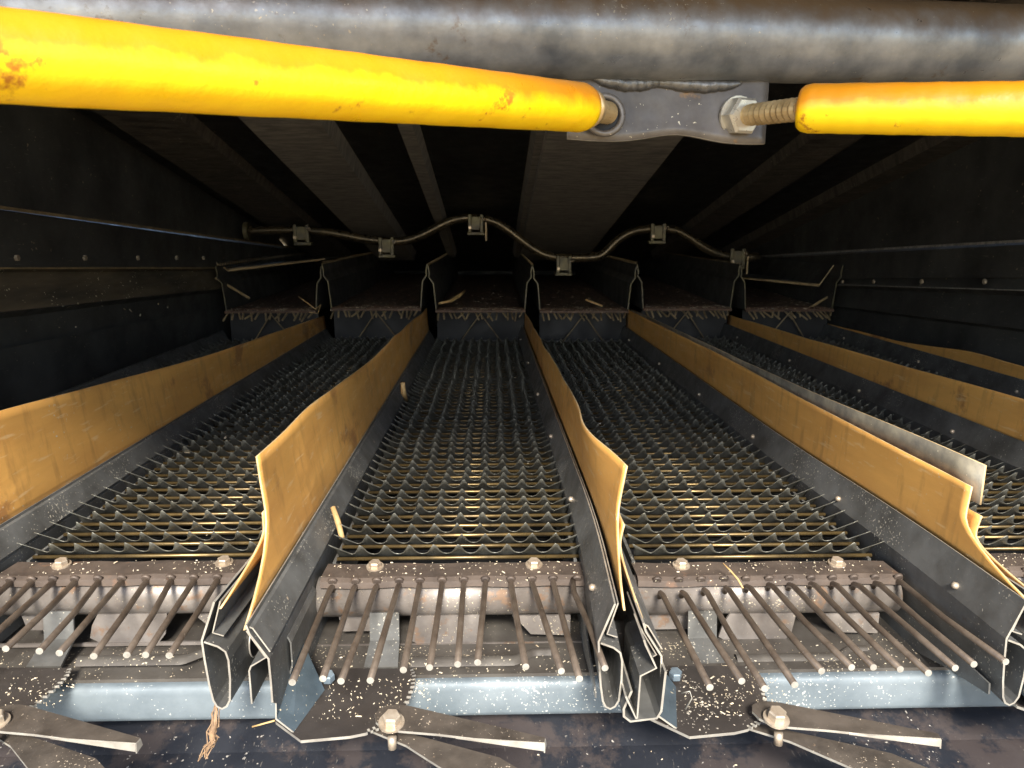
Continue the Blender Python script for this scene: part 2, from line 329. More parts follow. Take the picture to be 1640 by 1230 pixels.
def make_walker():
    r = thing('straw_walker', 'x', 'straw walker', B0)
    # --- left side panel
    pl = [(-.1865, -.362), (-.184, -.371), (-.168, -.397), (-.1675, -.42), (-.1675, -.487)]
    V, Fc = sweep(pl, ys(.633, 2.68, 70)); V = [(x, y, z if z > -.43 else -.443-lerp([(.633, 0), (.68, .034), (.8, .044)], y)) for x, y, z in V]; edge_sheet('side_panel', V, Fc, 'plate', r)
    # second skin, short, ending before the front, with a joggle
    V, Fc = sweep([(-.1665, -.408), (-.1635, -.415), (-.1635, -.440), (-.1665, -.450)], ys(.690, .80, 5)); obj('joggle_plate', V, Fc, 'plate', r, B0, solid=.0016)
    V, Fc = sweep([(-.188, -.370), (-.172, -.398), (-.1865, -.407), (-.1885, -.412), (-.1885, -.447)], ys(.637, .71, 4)); edge_sheet('hook_bracket', V, Fc, 'plate', r, .0016)
    V, Fc = sweep([(-.1845, -.3655), (-.1815, -.367), (-.167, -.3915)], ys(.636, 2.6, 20)); edge_sheet('clamp_strip', V, Fc, 'plate', r, .0014)
    # --- right side panel with hollow hem
    off = xr(.633)
    pr = [(.158, -.345), (.151, -.364), (.1435, -.384), (.1445, -.405), (.1465, -.430), (.149, -.447), (.152, -.4535), (.1565, -.456), (.161, -.4535), (.1645, -.447),
          (.1665, -.425), (.1665, -.405), (.1645, -.396), (.158, -.3905), (.1455, -.3855)]
    V, Fc = sweep(pr, ys(.633, 2.68, 40), lambda y: xr(y)-off); edge_sheet('side_panel', V, Fc, 'plate', r)
    V, Fc = grid(30, 2, lambda u, v: (.1425+.001*v+xr(.645+2.035*u)-off, .645+2.035*u, -.44-v*lerp([(.645, .012), (.80, .047)], .645+2.035*u))); obj('skirt_panel', V, Fc, 'plate', r, B0, solid=.0018)
    V, Fc = sweep([(.1615, -.347), (.152, -.379), (.162, -.3825)], ys(.638, 2.6, 30), lambda y: xr(y)-off); edge_sheet('clamp_strip', V, Fc, 'plate', r, .0014)
    # oval hole plate, lower outside of right hem
    # --- rivets on the panels
    for y in (.72, .98, 1.3, 1.65, 2.05, 2.5):
        mb = MB(); c = Vector((-.1765, y, -.3835)); mb.tube([c, c+Vector((.0035, 0, .0018)), c+Vector((.0045, 0, .0022))], [.0042, .0036, .0015], 10); mb.build('rivet', 'bolt', r, B0, smooth=True)
        mb = MB(); c = Vector((.1475+xr(y)-off, y, -.374)); mb.tube([c, c+Vector((-.0045, 0, .0018)), c+Vector((-.006, 0, .0022))], [.0042, .0036, .0015], 10); mb.build('rivet', 'bolt', r, B0, smooth=True)
    # --- louvre bank
    y0, y1, dy = .862, 2.66, .0335
    nrow = int((y1-y0)/dy); nt_ = 10; hw = .150
    mb = MB(); rs = random.Random(3)
    for k in range(nrow):
        y = y0+k*dy+rs.uniform(-.002, .002); jz = rs.uniform(-.0015, .0015); ph = rs.uniform(-.12, .12)
        ns = nt_*8; cols = []
        lean = rs.uniform(.9, 1.1)
        for i in range(ns+1):
            u = i/ns; x = -hw+2*hw*u
            q = (u*nt_+.5+ph) % 1.0; d = abs(q-.5)*2            # 0 at the tooth, 1 in the valley
            h = (1-d)**2.7
            if d < .16: h = (1-.16)**2.7+(.16-d)*.55
            kx = 0
            end = max(0, 1-min(u, 1-u)*nt_*1.6)
            h = max(h*(1-end*.5), end*.75) if end > 0 else h
            kx = math.copysign(end*.007, u-.5)
            hh = .0028+.0225*h
            cols.append([(x, y+.019, jz-.4105), (x, y+.009, jz-.404), (x+kx*.3, y+.003-hh*.25*lean, jz-.4+hh*.55), (x+kx, y+.001-hh*.85*lean, jz-.4+hh*1.15)])
        V = [p for c in cols for p in c]
        mb.add(V, [(i*4+j, (i+1)*4+j, (i+1)*4+j+1, i*4+j+1) for i in range(ns) for j in range(3)])
        # flat tail of the slat below
        mb.add([(-hw, y+.019, jz-.4105), (hw, y+.019, jz-.4105), (hw, y+.026, jz-.418), (-hw, y+.026, jz-.418)], [(0, 1, 2, 3)])
    ch = MB(); ch.box((-.155, .855, -.470), (-.151, 2.67, -.405)); ch.box((.144, .855, -.470), (.148, 2.67, -.405)); ch.box((-.151, 2.662, -.47), (.144, 2.668, -.40))
    ch.box((-.151, .852, -.445), (.144, .856, -.4085))
    fr = ch.build('sieve_frame', 'plate', r, B0)
    sl = mb.build('louvre_slats', 'slat', fr, B0, smooth=True, solid=.0008)
    for k in range(nrow):
        y = y0+k*dy+.0005
        rd = MB(); rd.tube([(-hw-.001, y, -.4035+rs.uniform(-.001, .001)), (hw+.002, y, -.4035+rs.uniform(-.001, .001))], .0025, 8); rd.build('hinge_rod', 'rod', fr, B0, smooth=True)
    # --- finger bar: rusty folded plate
    V, Fc = sweep([(0, 0)], [0]) if 0 else (None, None)
    fb = [(.849, -.412), (.843, -.4035), (.805, -.402), (.800, -.4045), (.799, -.411)]
    X = ys(-.158, .157, 24); V = [(x, y, z+.0008*math.sin(x*70)) for x in X for y, z in fb]
    obj('finger_bar', V, [(i*5+j, (i+1)*5+j, (i+1)*5+j+1, i*5+j+1) for i in range(23) for j in range(4)], 'rust', r, B0, solid=.003)
    for bx in (-.099, .093):
        b = MB(); b.hexhead((bx, .832, -.4008), (.02, -.1, 1), .0075, .006, washer=.0105); b.build('bolt', 'bolt', r, B0)
    # finger bar tube and cut-out web
    t = MB(); t.tube([(-.164, .818, -.431), (.158, .818, -.431)], .0235, 24); t.build('cross_tube', 'tube', r, B0, smooth=True)
    wb = MB()
    z0, z1 = -.484, -.452
    def plate(pts, y=.806, mi=0): wb.add([(x, y+k, z) for k in (0, .003) for x, z in pts], [tuple(range(len(pts))), tuple(reversed(range(len(pts), 2*len(pts))))]+[(i, (i+1) % len(pts), len(pts)+(i+1) % len(pts), len(pts)+i) for i in range(len(pts))], mi)
    plate([(-.142, z1), (-.092, z1), (-.092, -.474), (-.137, -.474)], .812)
    plate([(-.046, z1+.004), (.034, z1+.004), (.030, -.474), (.022, z0), (-.048, z0), (-.058, -.478), (-.054, -.462)], .800)
    plate([(.066, z1+.002), (.135, z1+.002), (.135, -.476), (.088, -.474), (.078, -.462)], .800)
    plate([(-.165, z0), (.155, z0), (.155, z0-.004), (-.165, z0-.004)], .798)
    wb.build('web_plate', 'tube', r, B0)
    vb = MB(); V = [(-.1, .789, -.437), (-.066, .789, -.437), (-.066, .784, -.470), (-.064, .750, -.4835), (-.102, .750, -.4835), (-.1, .784, -.470)]
    obj('web_bracket', V, [(0, 1, 2, 5), (5, 2, 3, 4)], 'plate', r, B0, solid=.003)
    # pressed bead in the shelf below: a ridge with a kink
    V = []; n = 30
    for i in range(n):
        u = i/(n-1); x = -.05+.16*u; s = lerp([(0, 0), (.72, 0), (.9, 1), (1, 1)], u); yy = .760+.016*s; ww = .0095-.003*s
        for a in (-1, -.5, 0, .5, 1): V.append((x, yy+ww*a, -.4835+.0065*math.cos(a*math.pi/2)))
    obj('pressed_bead', V, [(i*5+j, (i+1)*5+j, (i+1)*5+j+1, i*5+j+1) for i in range(n-1) for j in range(4)], 'shelf', r, B0, smooth=True)
    # --- toothed quadrant
    def q(px, py, z): v = P(px, py, Z=z); return (v.x+.045, v.y, v.z)     # measured on the middle walker, whose centre is x = -.045
    zq = -.478
    arc = []
    C = Vector(q(560, 1103, zq)); 
    a0 = Vector(q(652, 1068, zq)); a1 = Vector(q(585, 1175, zq))
    ctr = Vector(((-.168+.0)*1.0, 0, 0))
    pts = [q(441, 1118, zq+.020), q(441, 1152, zq+.004), q(482, 1188, zq), q(560, 1181, zq)]
    keys = [(585, 1176), (612, 1166), (637, 1148), (655, 1125), (664, 1100), (666, 1082), (660, 1068)]
    kk = []
    for (ax, ay), (bx, by) in zip(keys, keys[1:]):
        for i in range(6): kk.append((ax+(bx-ax)*i/6, ay+(by-ay)*i/6))
    for i, (x, y) in enumerate(kk):
        s = .0042 if i % 2 else 0
        p = Vector(q(x, y, zq)); dd = (p-Vector(q(560, 1110, zq))).normalized(); p2 = p-dd*s
        nx = Vector(q(*kk[min(i+1, len(kk)-1)], zq))
        arc += [tuple(p2), tuple(p2+(nx-p)*.85)]
    pts += arc+[q(500, 1072, zq), q(452, 1080, zq+.01)]
    obj('toothed_quadrant', [(p[0], p[1], zq) for p in pts], [tuple(range(len(pts)))], 'sector', r, B0, mats=['sector', 'edge'], solid=.003)
    V = [q(441, 1112, zq+.02), q(441, 1150, zq+.006), q(482, 1187, zq+.0015), q(500, 1130, zq+.0015), q(495, 1090, zq+.0015)]
    yfr = V[2][1]
    obj('quadrant_gusset', [(-.1675, .645, -.44), (-.1675, .640, -.466), (-.150, .634, -.4765), (-.135, .700, -.4765), (-.1675, .74, -.44)],
        [(0, 1, 2, 3, 4)], 'gusset', r, B0, mats=['gusset', 'edge'], solid=.002)
    b = MB(); c = Vector(q(526, 1088, -.471)); b.hexhead(c, (0, -.2, 1), .007, .008); b.build('bolt', 'boltblue', r, B0)
    # --- lever, two blades pivoting on a bolt
    def blade(name, pts2, z, tilt, flange, m='lever'):
        up = [Vector(q(x, y, z)) for x, y in pts2]; c0 = up[0]
        V = [(p.x, p.y, z+tilt*(p.x-c0.x)) for p in up]
        return obj(name, V, [tuple(range(len(V)))], m, r, B0, mats=[m, 'edge'], solid=.0024)
    P1 = [(600, 1146), (608, 1136), (622, 1131), (640, 1130), (655, 1132), (873, 1183), (872, 1191), (760, 1184), (700, 1177), (640, 1172), (614, 1167), (602, 1158)]
    P2 = [(600, 1160), (640, 1172), (800, 1215), (880, 1262), (815, 1300), (720, 1240), (650, 1195), (585, 1168)]
    blade('lever_blade', P2, -.486, 0, 0)
    lv = blade('lever_blade', P1, -.466, .0, 0)
    # folded lip along the front edge of the upper blade
    e0, e1 = Vector(q(730, 1181, -.466)), Vector(q(872, 1191, -.466))
    nn = Vector((0, -.004, .0)); 
    mb = MB(); mb.add([e0, e1, e1+Vector((0, -.001, -.007)), e0+Vector((0, 0, -.001))], [(0, 1, 2, 3)])
    mb.add([e1, e1+Vector((0, -.001, -.009)), Vector(q(873, 1183, -.466))+Vector((.001, 0, -.006)), Vector(q(873, 1183, -.466))], [(0, 1, 2, 3)])
    lp = mb.build('lever_lip', 'edge', r, B0, solid=.0012)
    b = MB(); c = Vector(q(627, 1158, -.464)); b.hexhead(c, (.05, -.15, 1), .0088, .009, washer=.0125); b.build('pivot_bolt', 'bolt', r, B0)
    b = MB(); b.tube([c+Vector((.001, -.006, -.010)), c+Vector((.001, -.007, -.022))], .0042, 10); b.build('bolt_end', 'bolt', r, B0, smooth=True)
    # --- upper step of the walker, beyond the sieve
    yb = 2.68
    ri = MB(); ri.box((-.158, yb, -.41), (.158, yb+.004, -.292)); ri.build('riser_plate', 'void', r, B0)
    V, Fc = grid(20, 14, lambda u, v: (-.160+.32*v, yb-.035+1.70*u, -.287+.006*math.sin(u*60)*(.3)+.004*wob(v*9+u*20)+.02*u)); obj('upper_deck', V, Fc, 'deck', r, B0, solid=.003, smooth=True)
    for s_ in (-1, 1):
        pf = [(s_*.158, -.292), (s_*.164, -.222), (s_*.167, -.192), (s_*.1815, -.172), (s_*.1805, -.155), (s_*.1845, -.132)]
        V, Fc = sweep(pf, ys(yb-.03, 4.35, 16)); obj('upper_side_panel', V, Fc, 'black', r, B0, mats=['black', 'bearing'], solid=.004)
    # toothed crest on top of the upper left side
    cr = MB()
    for k in range(60):
        y = yb-.02+k*.026; cr.add([(-.1835, y, -.136), (-.1835, y+.018, -.136), (-.1835, y+.011, -.122)], [(0, 1, 2)])
    cr.build('toothed_crest', 'worn', r, B0, solid=.0016)
    fbar = MB(); fbar.box((-.160, yb-.045, -.296), (.160, yb-.030, -.288)); fbar.build('upper_finger_bar', 'deck', r, B0)
    rs = random.Random(11)
    for i in range(17):
        x = -.150+.0188*i+rs.uniform(-.004, .004); e = rs.uniform(-.020, .020); f_ = MB(); L_ = rs.uniform(.012, .050)
        f_.tube([(x, yb-.040, -.294), (x+e*.3, yb-.050, -.300), (x+e, yb-.05-L_, -.310-rs.uniform(0, .012))], .0032, 8); f_.build('upper_finger', 'worn', r, B0, smooth=True)
    for s_ in (-1, 1):
        v = MB(); v.tube([(0, yb-.04, -.300), (s_*.075, yb-.02, -.405)], .0022, 6); v.build('stay_wire', 'worn', r, B0)
    return r

def sheet_left(parent, seed, top_f=-.238, lean=.019, m='tan', wa=1.0, dx=0.0, top=None, flare=False):
    rr = seed*1.7
    def fn(u, v):
        t_ = min(1, v/.62); st = .633+.122*(1-(1-t_)**2.2)
        u2 = u**1.25
        y = st+(2.68-st)*u2
        topz = soft(top or [(.6, top_f), (1.0, top_f), (1.3, top_f-.013), (2.68, top_f-.045)], y)+.0035*wa*wob(y, rr)
        z = -.367+(topz+.367)*v
        x = -.1885-lean*(v**1.3)*lin([(.6, 1.), (1.5, .55), (2.68, .25)], y)+dx+(GF(y)+.006 if flare else 0)+.0035*wa*v*wob(y*1.3, rr+1)-.004*math.sin(v*math.pi)*(1 if y < .9 else .3)
        return (x, y, z)
    V, Fc = grid(60, 12, fn)
    return obj('side_sheet', V, Fc, m, parent, B0, smooth=True, solid=.0021, mats=[m, 'edge_tan'])
def sheet_right(parent, seed, top=None, bow=0.0, m='tan', strip=False, wa=1.0, dx=0.0, ln=1.0, flare=False):
    rr = seed*2.3; xr = (lambda y: xr0(y)+GF(y)) if flare else xr0
    top = top or [(.6, -.238), (1.2, -.248), (2.68, -.285)]
    def fn(u, v):
        t_ = min(1, v/.62); st = .633+.122*(1-(1-t_)**2.2)
        y = st+(2.68-st)*u**1.25
        topz = soft(top, y)+.003*wa*wob(y, rr)
        z = -.352+(topz+.352)*v
        x = xr(y)+.0055+ln*.008*(v**1.2)*lin([(.6, 1), (1.5, .6), (2.68, .3)], y)+dx+.003*wa*v*wob(y*1.3, rr)
        x += bow*math.exp(-((y-.95)/.16)**2)*v
        x += ln*lerp([(.6, .0), (.72, .012*v), (.9, 0)], y)
        return (x, y, z)
    V, Fc = grid(60, 12, fn)
    o = obj('side_sheet', V, Fc, m, parent, B0, smooth=True, solid=.0021, mats=[m, 'edge_tan'])
    if strip:
        def fs(u, v):
            y = .752+(2.68-.752)*u; tz = soft(top, y)
            return (xr(y)+.0215, y, tz-.02+v*(.02+lin([(.6, .030), (1.09, .0145), (1.5, .004), (2.68, .001)], y)))
        V, Fc = grid(40, 3, fs); obj('edge_strip', V, Fc, 'grey_strip', parent, B0, smooth=True, solid=.0022, mats=['grey_strip', 'edge_tan'])
        mb = MB(); c = Vector((xr(.79)+.0198, .79, -.258)); mb.tube([c, c+Vector((-.002, 0, 0))], [.0035, .002], 12); mb.build('rivet', 'deck', parent, B0)
        mb = MB(); c = Vector((xr(.79)+.0135, .785, -.285)); mb.tube([c, c+Vector((-.002, 0, 0))], [.0055, .003], 12); mb.build('rivet', 'tan', parent, B0)
    return o
M['edge_tan'] = mat('sheet_cut_edge', (.60, .45, .25), (.42, .29, .14), 40, .5, 0, bump=0)

CX = [-.789, -.417, -.045, .327, .699, 1.071]
DZ = [0, .007, 0, -.003, .004, 0]
LAB = ['far left straw walker hidden behind the leftmost tan side sheet except for its upper step',
       'left straw walker between the long tan sheet and the tall bright orange sheet',
       'middle straw walker between the two curving orange sheets with a bent rightmost finger',
       'straw walker right of centre beside the tan sheet topped by a grey galvanised strip',
       'straw walker at the right edge of the photo beyond the grey topped tan sheet',
       'outermost right straw walker beyond the last brown sheet, next to the right side wall']
proto = make_walker()
kids = {}
for o in bpy.data.objects:
    if o.parent: kids.setdefault(o.parent.name, []).append(o)
walkers = []
def copy_tree(o, parent=None):
    c = o.copy(); COL.objects.link(c); c.parent = parent
    for ch in kids.get(o.name, []): copy_tree(ch, c)
    return c
for i, cx in enumerate(CX):
    wk = copy_tree(proto) if i else proto
    if i == 0: wk = proto
    wk.location = (cx, B0.y, B0.z+DZ[i]); wk['label'] = LAB[i]; wk['group'] = 'straw walkers side by side in the machine'
    walkers.append(wk)

FR = {1: [(-6, 923), (30, 922), (64, 921), (100, 919), (136, 917), (172, 916), (209, 916), (245, 917), (281, 919), (316, 921), (353, 921)],
      2: [(532, 936), (569, 935), (604, 934), (640, 932), (673, 930), (709, 928), (743, 928), (778, 927), (817, 927), (850, 927), (884, 926), (917, 925)],
      3: [(1058, 946), (1093, 945), (1128, 941), (1163, 938), (1197, 936), (1232, 933), (1265, 933), (1299, 931), (1334, 931), (1369, 932), (1402, 930), (1436, 927)]}
FT = {1: [(-160, 1045), (-115, 1045), (-70, 1040), (-30, 1035), (9, 1039), (63, 1043), (95, 1046), (150, 1051), (203, 1049), (233, 1049), (271, 1050)],
      2: [(468, 1093), (517, 1087), (546, 1091), (593, 1090), (646, 1073), (688, 1069), (733, 1064), (765, 1061), (842, 1068), (899, 1075), (928, 1087), (980, 1077)],
      3: [(1137, 1101), (1188, 1091), (1225, 1103), (1273, 1097), (1316, 1075), (1364, 1069), (1399, 1069), (1442, 1072), (1487, 1078), (1530, 1070), (1560, 1064), (1611, 1060)]}
for i, wk in enumerate(walkers):
    c = Vector((CX[i], 0, DZ[i]))
    src = i if i in FR else 2
    off = Vector((CX[src], 0, DZ[src]))
    zt = -.402+DZ[src]
    for k, (a, b) in enumerate(zip(FR[src], FT[src])):
        pa = P(*a, Z=zt-.004); pb = P(*b, Z=zt+.004); pa.y = min(pa.y, .812)
        mb = MB()
        if src == 2 and k == 11 and i == 2:
            pts = [pa, P(919, 948, Z=zt+.002), P(945, 1005, Z=zt+.004), P(969, 1070, Z=zt+.004)]
        else:
            d = (pb-pa); sag = Vector((0, 0, -.0015*(k % 3)))
            pts = [pa+Vector((0, .004, -.010)), pa+Vector((0, 0, -.003)), pa+d*.06, pa+d*.5+sag, pb]
        pts = [p-off for p in pts]
        mb.tube(pts, .0033, 12, 0, True, 1); mb.m[-2] = 0
        mb.build('finger', 'finger', wk, B0, smooth=False, mats=['finger', 'tip'])
        fb = MB(); pz = pts[2]; fb.tube([Vector((pz.x, .8005, -.402)), Vector((pz.x, .7975, -.4035))], [.0058, .0048], 12); fb.build('finger_collar', 'rust', wk, B0, smooth=True)
    for o_ in [o for o in COL.objects if o.parent == wk and o.name.startswith('finger') and o.type == 'MESH' and 'bar' not in o.name]:
        for p in o_.data.polygons: p.use_smooth = len(p.vertices) == 4
    if i in (1, 2): sheet_left(wk, i, top_f=(-.238 if i != 1 else -.240), wa=(.3 if i == 1 else .8), top=[(.6, -.215), (.9, -.231), (1.5, -.272), (2.68, -.318)] if i == 1 else None)
    elif i: sheet_left(wk, i, top_f=-.315, lean=.0, wa=.2, dx=.004, flare=(i == 4))
    if i == 2:
        sheet_right(wk, i, top=[(.6, -.245), (.80, -.252), (.98, -.262), (1.4, -.279), (2.68, -.300)], bow=-.012)
    elif i == 3:
        sheet_right(wk, i, top=[(.6, -.276), (.9, -.272), (1.5, -.268), (2.68, -.286)], flare=True, ln=.35, strip=True, wa=.25)
    elif i == 1:
        sheet_right(wk, i, top=[(.6, -.305), (1.2, -.31), (2.68, -.32)], wa=.2, dx=-.004, ln=0)
    elif i == 4:
        sheet_right(wk, i, top=[(.6, -.270), (1.2, -.282), (2.0, -.303), (2.68, -.315)], wa=.4)
    elif i == 5:
        sheet_right(wk, i, top=[(.6, -.33), (1.9, -.315), (2.1, -.335), (2.68, -.345)])
# the walker right of centre has its right wall flared outward at the open end
for o in [o for o in COL.objects if o.parent == walkers[3] and o.name.split('.')[0] in ('side_panel', 'skirt_panel', 'clamp_strip', 'rivet')]:
    if sum(v.co.x for v in o.data.vertices)/len(o.data.vertices) > .10:
        o.data = o.data.copy()
        for v in o.data.vertices: v.co.x += GF(v.co.y+B0.y)
for o in [o for o in COL.objects if o.parent == walkers[4] and o.name.split('.')[0] in ('side_panel', 'clamp_strip', 'hook_bracket', 'joggle_plate', 'rivet')]:
    if sum(v.co.x for v in o.data.vertices)/len(o.data.vertices) < -.10:
        o.data = o.data.copy()
        for v in o.data.vertices: v.co.x += GF(v.co.y+B0.y)+.004
# hem channel on the left side of the walker right of centre
V, Fc = sweep([(-.1665, -.405), (-.169, -.447), (-.173, -.4545), (-.198, -.4575), (-.2045, -.452), (-.205, -.444), (-.198, -.425)], ys(.620, .80, 6)); edge_sheet('hem_channel', V, Fc, 'plate', walkers[3], .0022)
V, Fc = sweep([(-.190, -.367), (-.1885, -.372), (-.1775, -.396), (-.192, -.404), (-.1935, -.448), (-.1945, -.4485), (-.205, -.425)], ys(.612, .66, 3)); edge_sheet('fold_bracket', V, Fc, 'plate', walkers[3], .0018)
# oval cut-out seen on the outer face of the left walker's right panel
def oval(parent):
    V = []; n = 20
    for k in range(n):
        a = 2*math.pi*k/n; V.append((.1668+.0008, .700+.022*math.cos(a), -.420+.019*math.sin(a)))
    obj('oval_cutout', [(v[0]+xr(.7)-xr(.633), v[1], v[2]) for v in V], [tuple(range(n))], 'void', parent, B0, solid=.001)
    mb = MB(); mb.tube([(v[0]+.0002+xr(.7)-xr(.633), v[1], v[2]) for v in V+[V[0]]], .0009, 6); mb.build('cutout_rim', 'edge', parent, B0, smooth=True)
oval(walkers[1])

# ------------------------------------------------------------------ crankshaft with bearings
ck = thing('crankshaft', 'dark oily crankshaft with offset throws crossing the far end', 'crankshaft', (.1, 3.0, -.1)); KO = ck.location.copy()
pts = [(392, 371), (440, 368), (485, 369), (520, 371), (545, 375), (580, 383), (620, 387), (645, 387), (672, 380), (718, 354), (740, 349), (762, 349), (790, 353), (812, 366), (856, 402), (882, 412), (902, 413),
       (940, 413), (962, 412), (974, 400), (990, 383), (1012, 370), (1036, 367), (1052, 366), (1082, 367), (1104, 380), (1135, 402), (1160, 410), (1178, 411), (1215, 412)]
dens = []
for a, b in zip(pts, pts[1:]):
    for i in range(3): dens.append((a[0]+(b[0]-a[0])*i/3, a[1]+(b[1]-a[1])*i/3))
dens.append(pts[-1])
for _ in range(3): dens = [dens[0]]+[((a[0]+2*b[0]+c[0])/4, (a[1]+2*b[1]+c[1])/4) for a, b, c in zip(dens, dens[1:], dens[2:])]+[dens[-1]]
mb = MB(); mb.tube([P(x, y, Y=2.95) for x, y in dens], .0175, 14); mb.build('shaft', 'crank', ck, KO, smooth=True)
mb = MB(); a = P(398, 370, Y=2.95); mb.tube([a+Vector((-.012, 0, 0)), a+Vector((.004, 0, 0))], .036, 20); mb.build('shaft_flange', 'bearing', ck, KO)
for i, (x, y) in enumerate([(485, 374), (620, 394), (762, 358), (902, 423), (1052, 372), (1178, 412)]):
    c = P(x, y-2, Y=2.95)
    r = MB()
    r.box((c.x-.024, c.y-.028, c.z-.030), (c.x+.024, c.y+.03, c.z+.022)); r.box((c.x-.034, c.y-.020, c.z-.050), (c.x+.034, c.y+.02, c.z-.036))
    r.box((c.x-.030, c.y-.033, c.z-.040), (c.x-.016, c.y-.02, c.z+.030)); r.box((c.x+.016, c.y-.033, c.z-.040), (c.x+.030, c.y-.02, c.z+.030))
    bo = r.build('bearing_block', 'bearing', ck, KO, bevel=.003)
    h = MB(); h.tube([(c.x+.026, c.y-.030, c.z+.012), (c.x+.034, c.y-.036, c.z+.012)], .007, 10); h.hexhead((c.x-.022, c.y-.033, c.z-.02), (0, -1, 0), .007, .008)
    h.build('grease_nipple', 'bolt', bo, KO)
    if i in (2, 5):
        tb = MB(); tb.box((c.x+.036, c.y-.03, c.z-.07), (c.x+.043, c.y-.026, c.z+.0)); tb.build('lock_tab', 'worn', ck, KO)
# return pan edges seen at the far corners
for nm, lab, a, b, c_ in (('return_pan', 'small ledge pan with a worn edge at the far left corner', (345, 420), (365, 433), (520, 415)),
                          ('return_pan', 'small ledge pan with a worn edge at the far right corner', (1335, 425), (1312, 457), (1185, 445))):
    pa, pb, pc = P(*a, Y=2.72), P(*b, Y=2.72), P(*c_, Y=2.9)
    t = thing(nm, lab, 'pan', pb); O = Vector(pb)
    V = [pa, pb, pc, pa+Vector((0, .6, .0)), pb+Vector((0, .6, 0)), pc+Vector((0, .6, 0))]
    obj('pan_sheet', V, [(0, 1, 4, 3), (1, 2, 5, 4)], 'black', t, O, solid=.003)
    mb = MB(); mb.tube([pa, pb], .0025, 6); mb.tube([pb, pc], [.006, .0035], 6); mb.build('pan_edge', 'worn', t, O)
    s = 1 if pb.x < 0 else -1
    mb = MB(); pd = P(a[0]+s*0, 445 if s > 0 else 470, Y=2.70); pe = P(400 if s > 0 else 1285, 478 if s > 0 else 500, Y=2.70)
    mb.tube([pd, pe], .005, 6); mb.build('pan_brace', 'worn', t, O)

# ------------------------------------------------------------------ big tube, bracket, yellow rods
A = P(1640, 75, Y=.78); Bm = P(820, 51, Y=.685); dT = (A-Bm).normalized()
rT = .0375
tb = MB(); n = 60; a0 = Bm-dT*.75; L_ = 1.75
tb.tube([a0+dT*L_*i/(n-1) for i in range(n)], rT, 40); to = tb.build('support_tube', 'pipe', org=Bm.copy(), smooth=True)
tag(to, 'thick grey tube with brown dust crossing above the opening', 'tube')
br = thing('tube_bracket', 'bent grey steel bracket welded under the big tube holding the yellow rods', 'bracket', P(1065, 170, Y=.69)); RB = br.location.copy()
cs = [P(908, 98, Y=.700), P(1232, 108, Y=.730), P(1224, 230, Y=.715), P(908, 223, Y=.690)]
def fb_(u, v):
    a = cs[0].lerp(cs[1], u); b = cs[3].lerp(cs[2], u)
    p = a.lerp(b, v); bow = .008*math.sin(math.pi*u)**2
    p = p+Vector((0, bow, 0))+Vector((0, 0, .0055*math.exp(-((u-.56)/.18)**2)*v-.0012*math.sin(u*9)*v))
    return p
V, Fc = grid(28, 10, fb_); obj('bracket_plate', V, Fc, 'bracket', br, RB, smooth=True, solid=.0035, mats=['bracket', 'edge'])
rs = random.Random(5)
for k, (ua, ub, va, am) in enumerate(((.12, .50, .215, .0003), (.40, .86, .225, .0004))):
    w_ = MB(); wp = []
    for i in range(34):
        u = i/33; q_ = fb_(ua+(ub-ua)*u, va+.05*math.sin(u*math.pi)); wp.append(q_+Vector((0, -.0035, am*math.sin(i*.8+k))))
    w_.tube(wp, [(.0008+.0058*math.sin(math.pi*i/33)**.6)*(1+.07*math.sin(i*1.9+k)) for i in range(34)], 12); w_.build('weld_bead', 'weld', br, RB, smooth=True)

def yellow_rod(label, p0, p1, r, e0):
    t = thing('coated_rod', label, 'rod', p0.lerp(p1, .5), 'yellow coated rods on the tube bracket'); O = t.location.copy()
    mb = MB(); n = 60; rs = random.Random(int(p0.x*999)); pts = []; rr = []
    d = (p1-p0).normalized()
    for i in range(n):
        u = i/(n-1); pts.append(p0.lerp(p1, u)); rr.append(r*(1+.006*math.sin(u*37)+.004*math.sin(u*83)))
    rr[0] *= .80; pts[0] = p0; pts[1] = p0+d*.003; rr[1] *= .93; pts[2] = p0+d*.009
    for i in range(3, n): pts[i] = (p0+d*.009).lerp(p1, (i-2)/(n-3))
    mb.tube(pts, rr, 36)
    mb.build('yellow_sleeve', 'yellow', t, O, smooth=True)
    return t, O, d
L0 = P(938, 173, Y=.635); L1 = P(-60, 84, Y=.325)
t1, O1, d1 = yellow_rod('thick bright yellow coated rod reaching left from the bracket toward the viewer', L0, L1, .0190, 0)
R0 = P(1280, 174, Y=.635); R1 = P(1700, 175, Y=.545)
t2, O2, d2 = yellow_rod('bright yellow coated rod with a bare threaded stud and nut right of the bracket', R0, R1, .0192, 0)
def threaded(parent, O, a, b, r, pitch=.0016):
    d = b-a; n = int(d.length/pitch*2); mb = MB()
    mb.tube([a.lerp(b, i/n) for i in range(n+1)], [r*(1.0 if i % 2 else .86) for i in range(n+1)], 20); return mb.build('threaded_stud', 'thread', parent, O)
sa = P(1185, 186, Y=.715); threaded(t2, O2, sa, R0+d2*.004, .0098, .0075)
nd = (R0-sa).normalized()
mb = MB(); c0 = P(1180, 187, Y=.718); mb.hexhead(c0, nd, .0175, .015, washer=.0185); mb.build('hex_nut', 'nut', t2, O2)
sb = P(975, 181, Y=.692); threaded(t1, O1, sb, L0+d1*.004, .0098, .0075)
mb = MB(); mb.tube([L0-d1*.0005, L0-d1*.004, L0.lerp(sb, .3)], [.0165, .0155, .0105], 20); mb.build('sleeve_end', 'thread', t1, O1, smooth=True)
